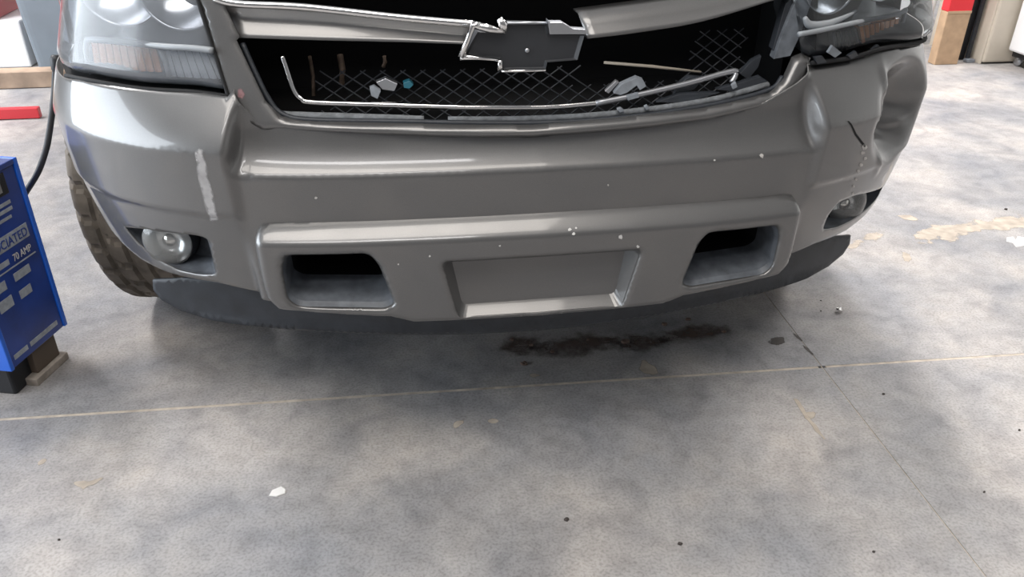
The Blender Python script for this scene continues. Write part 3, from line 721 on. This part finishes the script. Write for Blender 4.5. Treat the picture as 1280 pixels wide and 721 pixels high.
# cabin and rear body
def ring_body(y, w0, zb, zt, w1):
    return [(-w0, y, zb), (-w0, y, zb+.45), (-w0*.99, y, zt*.5+.35), (-w1, y, zt-.06), (-w1*.9, y, zt), (w1*.9, y, zt), (w1, y, zt-.06), (w0*.99, y, zt*.5+.35), (w0, y, zb+.45), (w0, y, zb)]
shell = [ring_body(1.45, .97, .32, 1.18, .93), ring_body(1.75, .98, .32, 1.22, .93), ring_body(2.35, .985, .32, 1.84, .78), ring_body(3.6, .985, .32, 1.92, .78), ring_body(4.7, .97, .36, 1.88, .76), ring_body(5.05, .93, .42, 1.25, .82)]
loft('body_shell', shell, PAINT, car, smooth=False, bevel=.01)
GL = mat('dark_glass', (.02, .025, .03), .05, coat=1)
mesh('windshield', [(-.86, 1.80, 1.26), (.86, 1.80, 1.26), (.72, 2.30, 1.80), (-.72, 2.30, 1.80), (-.86, 1.82, 1.24), (.86, 1.82, 1.24), (.72, 2.32, 1.78), (-.72, 2.32, 1.78)], [(0, 1, 2, 3), (7, 6, 5, 4), (0, 4, 5, 1), (1, 5, 6, 2), (2, 6, 7, 3), (3, 7, 4, 0)], GL, car)
box('underbody', (0, 2.6, .46), (1.25, 4.2, .18), BLACK, car, bevel=.02)
box('splash_shade_shield', (0, .50, .34), (1.36, .6, .04), BLACK, car, bevel=.01)  # unseen shield, set low to shade the floor behind the air dam
box('crossmember', (0, .60, .30), (.9, .12, .10), BLACK, car, bevel=.02)

# ---- wheels
def tyre_mesh():
    R, W = .395, .265; prof = []
    for k in range(45):
        a = -1+2*k/44; x = a*W/2
        if abs(a) < .80: r = R-.004*a*a
        else: r = R-.004-.036*((abs(a)-.8)/.2)**1.7
        prof.append((x, r))
    side = [(-.1325, .345), (-.138, .31), (-.130, .27), (-.110, .238)]
    full = side[::-1]+prof+[(-x, r) for x, r in side]
    N = 240; V = []; F = []
    for j in range(N):
        g = 2*PI*j/N
        for i, (x, r) in enumerate(full):
            rr = r; k = i-4
            if 0 <= k < 45:
                a = x/(W/2)
                gro = any(abs(a-c) < .055 for c in (-.52, -.17, .17, .52))
                blk = (j+int(5*a*(1 if a > 0 else -1))+(4 if abs(a) > .5 else 0)) % 8 in (0, 1)
                if gro: rr -= .010
                elif blk and (abs(a) > .22): rr -= .008
            V.append((x, rr*math.cos(g), rr*math.sin(g)))
    m = len(full)
    for j in range(N):
        for i in range(m-1): F.append((j*m+i, ((j+1) % N)*m+i, ((j+1) % N)*m+i+1, j*m+i+1))
    me = bpy.data.meshes.new('tyre'); me.from_pydata(V, [], F); me.update(); me.materials.append(RUBBER); return me
TY = tyre_mesh()
def rim_mesh(side):
    bm = bmesh.new(); n = 48
    prof = [(.238, .105), (.245, .115), (.232, .118), (.222, .09), (.215, .04), (.215, -.10), (.24, -.11)]
    for i in range(len(prof)-1):
        for k in range(n):
            g0, g1 = 2*PI*k/n, 2*PI*(k+1)/n; (r0, h0), (r1, h1) = prof[i], prof[i+1]
            vs_ = [bm.verts.new((side*h, r*math.cos(g), r*math.sin(g))) for r, h, g in ((r0, h0, g0), (r0, h0, g1), (r1, h1, g1), (r1, h1, g0))]
            bm.faces.new(vs_)
    for k in range(5):
        g = 2*PI*k/5
        for e in (-.09, .09):
            pass
        q = [(.05, g-.35), (.225, g-.13), (.225, g+.13), (.05, g+.35)]
        vs_ = [bm.verts.new((side*.085, r*math.cos(a), r*math.sin(a))) for r, a in q]+[bm.verts.new((side*.05, r*math.cos(a), r*math.sin(a))) for r, a in q]
        for f in ((0, 1, 2, 3), (7, 6, 5, 4), (0, 4, 5, 1), (1, 5, 6, 2), (2, 6, 7, 3), (3, 7, 4, 0)): bm.faces.new([vs_[i] for i in f])
    vs_ = [bm.verts.new((side*.09, .075*math.cos(2*PI*k/24), .075*math.sin(2*PI*k/24))) for k in range(24)]; bm.faces.new(vs_)
    me = bpy.data.meshes.new('rim'); bm.to_mesh(me); bm.free(); me.materials.append(DULL); return me
for side in (-1, 1):
    rt = empty('wheel', (side*.862, .945, .3955)); rt.parent = car; rt.matrix_parent_inverse = Matrix.Translation(-LOC['suv_car'])
    rt.rotation_euler = (0, 0, math.radians(-7))
    for nm, me in (('tyre', TY), ('rim', rim_mesh(side))):
        o = bpy.data.objects.new(nm, me); COL.objects.link(o); o.parent = rt
        if nm == 'rim': pass

# ---- marks on the paint
SCUFF = mat_stain('white_scuff_streak', (.62, .60, .60), .55, .9, 70, .75)
SCUFFC = mat('bare_chip', (.46, .44, .42), .7)
PINK = mat_stain('pink_smear', (.42, .22, .23), .5, .8, 60, .7)
def mark(name, pix, m, host, fpos, conv, sub=3, jit=.0015, parent=None):
    P = [np.array(conv(u, v)) for u, v in pix]; o = []
    for i in range(len(P)):
        a, b = P[i], P[(i+1) % len(P)]
        for k in range(sub):
            q = a+(b-a)*k/sub; o.append((q[0]+random.uniform(-jit, jit), q[1]+random.uniform(-jit, jit)))
    ob = sheet(name, o, [], .004, .004, fpos, m, host, smooth=True); me = ob.data
    P2 = np.array([(v.co.x, v.co.z) for v in me.vertices]); o3 = fpos(np.array(o))[:, [0, 2]]
    e = polydist(P2, o3)/max(.001, min(np.ptp(o3[:, 0]), np.ptp(o3[:, 1]))*.3)
    at = me.attributes.new('core', 'FLOAT', 'POINT'); at.data.foreach_set('value', np.clip(e, 0, 1).astype(np.float32))
    return ob
mark('scuff_mark', ((245, 183), (255, 184), (260, 212), (266, 238), (275, 274), (263, 279), (254, 250), (247, 222)), SCUFF, bumper, f_onbump, onf)
mark('scuff_mark', ((244, 186), (247, 188), (250, 214), (247, 212)), SCUFF, bumper, f_onbump, onf)
def mk_small(lst, m, host, fpos, conv, name):
    for u, v, r in lst:
        k = random.randint(5, 7); mark(name, [(u+r*math.cos(2*PI*i/k)*random.uniform(.6, 1.2), v+r*math.sin(2*PI*i/k)*random.uniform(.6, 1.2)) for i in range(k)], m, host, fpos, conv, 1, 0)
mk_small([(1080, 184, 4), (1078, 191, 3), (1081, 198, 2.5), (1076, 206, 3), (1073, 214, 2.5), (1070, 224, 2), (1067, 233, 2), (1066, 242, 2)], SCUFFC, bumper, f_onbump, onf, 'paint_chip')
mk_small([(395, 247, 2), (952, 195, 3), (760, 231, 1.5), (893, 200, 1.5)], SCUFFC, bumper, f_onbump, onf, 'paint_chip')
mark('crack', ((1059, 151), (1061, 151), (1070, 167), (1082, 182), (1080, 184), (1068, 168)), VOID, bumper, f_onbump, onf, 2, .0006)
def onp(u, v):
    q = on_plan(u, v, 0)
    for _ in range(3): q = on_plan(u, v, float(D_pad(np.array([q[0]]), np.array([q[1]]))[0]))
    return q
def f_onpad(P):
    d = D_pad(P[:, 0], P[:, 1])-.0008; x, y = plan(P[:, 0], d); return np.stack([x, y, P[:, 1]], 1)
mk_small([(712, 287, 2.5), (717, 292, 2.5), (776, 296, 3), (797, 308, 2), (625, 307, 1.5), (537, 320, 1.5), (498, 330, 1.2), (720, 285, 1.5)], CHIP, pad, f_onpad, onp, 'paint_chip')
def f_onsur(P):
    q = f_sur(P); q[:, 1] -= .0008; return q
mark('pink_smear', ((296, 110), (303, 109), (308, 118), (304, 124), (298, 120)), PINK, grille, f_onsur, g2, 2, .001)
def f_ondam(P):
    q = f_dam(P); q[:, 1] -= .001; return q

# ================================================================== battery charger
BLUE = mat('blue_enamel', (.012, .045, .25), .38, coat=.3, noise=.25, nscale=12)
BLUEB = mat('bright_blue_enamel', (.01, .12, .62), .4, coat=.3)
LAB = mat('silver_print', (.33, .36, .40), .5, noise=.2, nscale=80)
zb = .085; zt = .538
Nq, Fq = at_z(15, 465, zb), at_z(85, 405, zb)
ex = Vector((Fq[0]-Nq[0], Fq[1]-Nq[1], 0)); WD = ex.length; ex.normalize()
ey = Vector((-ex.y, ex.x, 0))       # away from the labelled face
if ey.x > 0: ey = -ey
chg = empty('battery_charger', (Nq[0]-.12, Nq[1]+.1, 0), 'blue steel rolling battery charger with printed panel and black cable', 'charger')
O = Vector((Nq[0], Nq[1], 0))
def cq(a, b, z): return O+ex*a+ey*b+Vector((0, 0, z))
DP = .30
def cbox(name, a0, a1, b0, b1, z0, z1, m, bev=.003, parent=chg):
    V = [cq(a, b, z) for a in (a0, a1) for b in (b0, b1) for z in (z0, z1)]
    return mesh(name, V, [(0, 1, 3, 2), (4, 6, 7, 5), (0, 4, 5, 1), (2, 3, 7, 6), (0, 2, 6, 4), (1, 5, 7, 3)], m, parent, bevel=bev)
body = cbox('cabinet', .012, WD-.012, .004, DP, zb, zt-.012, BLUE)
cbox('side_panel', 0, .012, 0, DP, zb, zt, BLUEB, .002)
cbox('side_panel', WD-.012, WD, 0, DP, zb, zt, BLUEB, .002)
cbox('top_panel', .012, WD-.012, .0, DP, zt-.012, zt, BLUE, .002)
def text(name, s, a0, z0, h, wfit, m, lift=.0015):
    cu = bpy.data.curves.new(name, 'FONT'); cu.body = s; cu.size = h*1.38; cu.extrude = .0004
    o = bpy.data.objects.new(name, cu); COL.objects.link(o)
    dg = bpy.context.evaluated_depsgraph_get(); me = bpy.data.meshes.new_from_object(o.evaluated_get(dg)); bpy.data.objects.remove(o); bpy.data.curves.remove(cu)
    xs = [v.co.x for v in me.vertices]; k = wfit/(max(xs)-min(xs)); mn = min(xs)
    for v in me.vertices:
        p = cq(a0+(v.co.x-mn)*k, .004-lift-v.co.z, z0+v.co.y); v.co = p
    me.materials.clear(); me.name = name
    return link(name, me, m, chg)
def lab(a0, a1, z0, z1, m=LAB, name='label_strip'): return cbox(name, a0, a1, .0028, .0045, z0, z1, m, 0)
fa = WD-.024
lab(.02, WD-.030, .352, .386)
text('lettering', 'ASSOCIATED', .026, .358, .022, WD-.062, BLUE, .002)
lab(.022, .052, .319, .332); lab(.060, .100, .319, .332)
text('lettering', '70 AMP', .115, .318, .018, .062, CHIP)
lab(.022, WD-.028, .306, .309)
for a0, a1, z0, z1 in ((.02, .07, .27, .292), (.10, .155, .272, .292), (.03, .075, .225, .252), (.10, .14, .225, .246), (.02, .16, .432, .440), (.02, .16, .447, .455), (.03, .15, .415, .422)): lab(a0, a1, z0, z1)
lab(.024, .072, .103, .115)
lab(.082, WD-.03, .103, .115)
cbox('gauge_window', .03, WD-.05, .0026, .0048, .47, .52, BLACK, .001)
cbox('gauge_face', .045, WD-.07, .0020, .0030, .478, .512, DULL, 0)
# feet: black skid and wooden block
cbox('skid', .02, WD*.62, .03, DP-.02, .0, zb, BLACK, .006)
WOODB = mat('grey_wood', (.34, .30, .26), .8, noise=.35, nscale=25)
cbox('wood_foot', WD*.28, WD*.86, .0, .05, .0, .020, WOODB, .002)
cbox('rear_bracket', WD*.40, WD*.80, .012, .06, .020, zb, mat('brown_bracket', (.10, .075, .055), .7), .002)
tube('charging_cable', [at_y(u, v, y) for u, v, y in ((18, 262, .74), (35, 236, .72), (48, 214, .72), (58, 185, .74), (64, 150, .77), (68, 115, .80), (70, 85, .82), (76, 70, .84), (95, 66, .88))], .0075, BLACK, chg, 10, 8)
q = at_y(71, 80, .815); lathe('cable_grip', [(0, -.022), (.010, -.021), (.014, -.012), (.014, .012), (.010, .021), (0, .022)], q, (.1, .1, 1), BLACK, chg, 16)

# ================================================================== background, left
def thing_box(name, c, size, m, label, cat, rz=0, bevel=.01, rx=0):
    return prop(box(name, c, size, m, None, rz, bevel, rx), label, cat)
timber = empty('timber_beam', (-2.6, 3.25, 0), 'brown weathered timber beam lying on the floor beside grey bin', 'beam')
TIM = mat('brown_timber', (.30, .22, .16), .8, noise=.35, nscale=8, bump=.6, bscale=40)
box('beam', (-2.75, 3.28, .045), (1.9, .10, .085), TIM, timber, .01, .004)
box('beam_end', (-3.703, 3.27, .045), (.004, .09, .075), WOODB, timber, .01, 0)
RED = mat('red_enamel', (.50, .02, .03), .4, coat=.4)
jack = empty('floor_jack', (-2.35, 2.70, 0), 'low red steel jack with a lever, on floor beside timber', 'jack')
e_ = at_z(50, 149); 
box('frame_rail', (e_[0]-.35, 2.70, .028), (.70, .035, .05), RED, jack, 0, .004)
box('frame_rail', (e_[0]-.55, 2.90, .028), (.50, .035, .05), RED, jack, 0, .004)
box('saddle_arm', (e_[0]-.57, 2.80, .06), (.35, .12, .05), RED, jack, 0, .01)
lathe('caster', [(0, -.015), (.024, -.015), (.026, 0), (.024, .015), (0, .015)], (e_[0]-.62, 2.66, .0265), (0, 1, 0), BLACK, jack, 20)
# grey bin (tapered) and white drum
BIN = mat('blue_grey_plastic', (.17, .20, .23), .5, noise=.1, nscale=5)
def tapered(name, cx, cy, w0, d0, w1, d1, h, m, parent, r=.05, z0=0.0):
    def rng(w_, d_, z): return [(cx+a, cy+b, z) for a, b in rounded([(-w_/2, -d_/2), (w_/2, -d_/2), (w_/2, d_/2), (-w_/2, d_/2)], r, 4)]
    R0 = rng(w0, d0, z0); R1 = rng(w1, d1, z0+h)
    V = R0+R1; n = len(R0); F = [tuple(range(n))[::-1], tuple(range(n, 2*n))]+[(i, (i+1) % n, n+(i+1) % n, n+i) for i in range(n)]
    return mesh(name, V, F, m, parent, bevel=.004)
gb = empty('waste_bin', (-1.85, 3.85, 0), 'tall blue-grey plastic waste bin behind timber beam', 'bin')
tapered('bin_body', -1.85, 3.85, .72, .5, .80, .62, .95, BIN, gb)
tapered('lid', -1.85, 3.85, .84, .66, .80, .60, .06, BIN, gb, .05, .95)
wd_ = empty('white_cabinet', (-2.62, 3.9, 0), 'white metal cabinet with red door panel beside blue-grey bin', 'cabinet')
WHITE = mat('white_enamel', (.82, .83, .84), .4)
box('cabinet_body', (-2.70, 3.95, .13), (.85, .5, .26), WHITE, wd_, 0, .01)
box('red_panel', (-2.76, 3.95, .56), (.73, .48, .60), RED, wd_, 0, .01)
box('handle', (-2.44, 3.70, .30), (.10, .03, .03), WHITE, wd_, 0, .006)

# ================================================================== background, right
CARD = mat('cardboard', (.47, .32, .20), .8, noise=.12, nscale=20)
cb = empty('cardboard_carton', (3.05, 3.2, 0), 'brown cardboard carton with red printed top beside black bag', 'box')
p0, p1 = at_z(1170, 81), at_z(1195, 81)
wx = p1[0]-p0[0]
def slab(name, x0, x1, y0, y1, z0, z1, m, parent, bev=.004):
    return box(name, ((x0+x1)/2, (y0+y1)/2, (z0+z1)/2), (x1-x0, y1-y0, z1-z0), m, parent, 0, bev)
slab('carton_body', 2.975, 3.125, 3.10, 3.17, 0, .305, CARD, cb)
slab('red_band', 2.975, 3.125, 3.10, 3.17, .306, .75, mat('red_print', (.75, .03, .04), .6), cb)
slab('tape', 2.975, 3.125, 3.098, 3.10, .296, .310, mat('tan_tape', (.50, .34, .21), .4), cb, 0)
wp = empty('white_locker', (2.4, 3.6, 0), 'white metal locker standing behind the cardboard carton', 'locker')
slab('locker_body', 2.0, 3.26, 3.62, 4.1, .02, 1.4, WHITE, wp, .01)
slab('plinth', 2.03, 3.23, 3.65, 4.07, 0, .02, BLACK, wp, 0)
slab('locker_door', 2.02, 3.24, 3.605, 3.62, .05, 1.36, WHITE, wp, .004)
bg = empty('black_crate', (3.2, 3.4, 0), 'black plastic crate wedged between carton and beige cabinet', 'crate')
tapered('crate_body', 3.197, 3.26, .09, .12, .11, .14, .55, BLACK, bg, .02)
slab('grey_rail', 3.228, 3.25, 3.165, 3.185, .015, .5, DARK, bg)
slab('pale_foot', 3.20, 3.255, 3.12, 3.16, 0, .02, SHARD, bg)
be = empty('beige_cabinet', (3.45, 3.3, 0), 'beige laminate cabinet between black crate and white trolley', 'cabinet')
BEI = mat('beige_laminate', (.60, .54, .45), .5, noise=.08, nscale=6)
slab('cabinet_body', 3.275, 3.62, 3.08, 3.6, .008, .9, BEI, be, .012)
slab('side_strip', 3.265, 3.275, 3.09, 3.6, .0, .9, BEI, be, .002)
wt = empty('white_trolley', (3.75, 2.95, 0), 'white steel trolley on casters beside the beige cabinet', 'trolley')
slab('trolley_body', 3.40, 4.15, 2.78, 3.06, .085, .9, WHITE, wt, .012)
slab('underframe', 3.42, 4.13, 2.80, 3.04, .055, .085, BLACK, wt, .003)
for x, y in ((3.37+.07, 2.86), (4.08, 2.82), (3.46, 3.02), (4.08, 3.02)):
    c_ = lathe('caster_wheel', [(0, -.011), (.022, -.011), (.026, -.006), (.026, .006), (.022, .011), (0, .011)], (x, y, .0265), (1, .3, 0), DULL, wt, 20)
    box('fork', (x, y, .048), (.03, .012, .02), DULL, c_, .3, .002)

# ================================================================== litter on the floor
def litter(name, u, v, label, cat, m, r, h, fold=False, group=None, shape=None):
    q = at_z(u, v); n = 9; V = []; F = []
    if shape: ring = [at_z(*s_)[:2] for s_ in shape]; n = len(ring)
    else: ring = [(q[0]+r*random.uniform(.6, 1.1)*math.cos(2*PI*k/n), q[1]+r*random.uniform(.5, .9)*math.sin(2*PI*k/n)) for k in range(n)]
    V = [(x, y, .0006) for x, y in ring]+[(x*.9+q[0]*.1, y*.9+q[1]*.1, .0012+(h*random.uniform(.3, 1) if fold else .001)) for x, y in ring]
    V.append((q[0], q[1], .0015+h*(random.uniform(.5, 1.) if fold else .3)))
    F = [tuple(range(n))[::-1]]+[(i, (i+1) % n, n+(i+1) % n, n+i) for i in range(n)]+[(n+i, n+(i+1) % n, 2*n) for i in range(n)]
    return prop(mesh(name, V, F, m), label, cat, group)
litter('paint_flake', 347, 615, 'white paint flake with tan edge on open concrete', 'flake', CHIP, .012, .003, shape=((336, 620), (340, 613), (352, 608), (358, 612), (357, 617), (346, 621)))
litter('foil_scrap', 1048, 390, 'crumpled shiny foil scrap on floor near the air dam', 'scrap', CHROME, .011, .014, True)
litter('plastic_chip', 1270, 302, 'notched white plastic chip lying beside the tan residue strip', 'chip', CHIP, .02, .003, shape=((1258, 302), (1258, 297), (1266, 296), (1264, 300), (1270, 300), (1272, 295), (1284, 298), (1288, 306), (1270, 309), (1266, 304)))
DIRT = mat('dark_dirt', (.05, .04, .035), .9)
for u, v, r, lb in ((1026, 376, .003, 'pair'), (1026, 389, .0025, 'pair'), (1104, 493, .004, 'dark dirt crumb at the edge of the vehicle shadow'), (1257, 262, .006, 'round dark crumb just beyond the long tan residue strip'),
                    (1274, 538, .0035, ''), (1230, 615, .003, ''), (1092, 690, .0035, ''), (850, 680, .005, ''), (708, 650, .006, ''), (74, 675, .003, 'dark crumb near the pale residue patch')):
    if lb == 'pair': litter('dirt_crumb', u, v, 'tiny dark crumb close beside the crumpled foil scrap', 'crumb', DIRT, r, r*.8, True, 'crumbs by the foil scrap')
    elif lb: litter('dirt_crumb', u, v, lb, 'crumb', DIRT, r, r*.8, True)
    else: litter('dirt_crumb', u, v, 'tiny dark dirt crumb on bare open concrete', 'crumb', DIRT, r, r*.8, True, 'dirt crumbs on open concrete')
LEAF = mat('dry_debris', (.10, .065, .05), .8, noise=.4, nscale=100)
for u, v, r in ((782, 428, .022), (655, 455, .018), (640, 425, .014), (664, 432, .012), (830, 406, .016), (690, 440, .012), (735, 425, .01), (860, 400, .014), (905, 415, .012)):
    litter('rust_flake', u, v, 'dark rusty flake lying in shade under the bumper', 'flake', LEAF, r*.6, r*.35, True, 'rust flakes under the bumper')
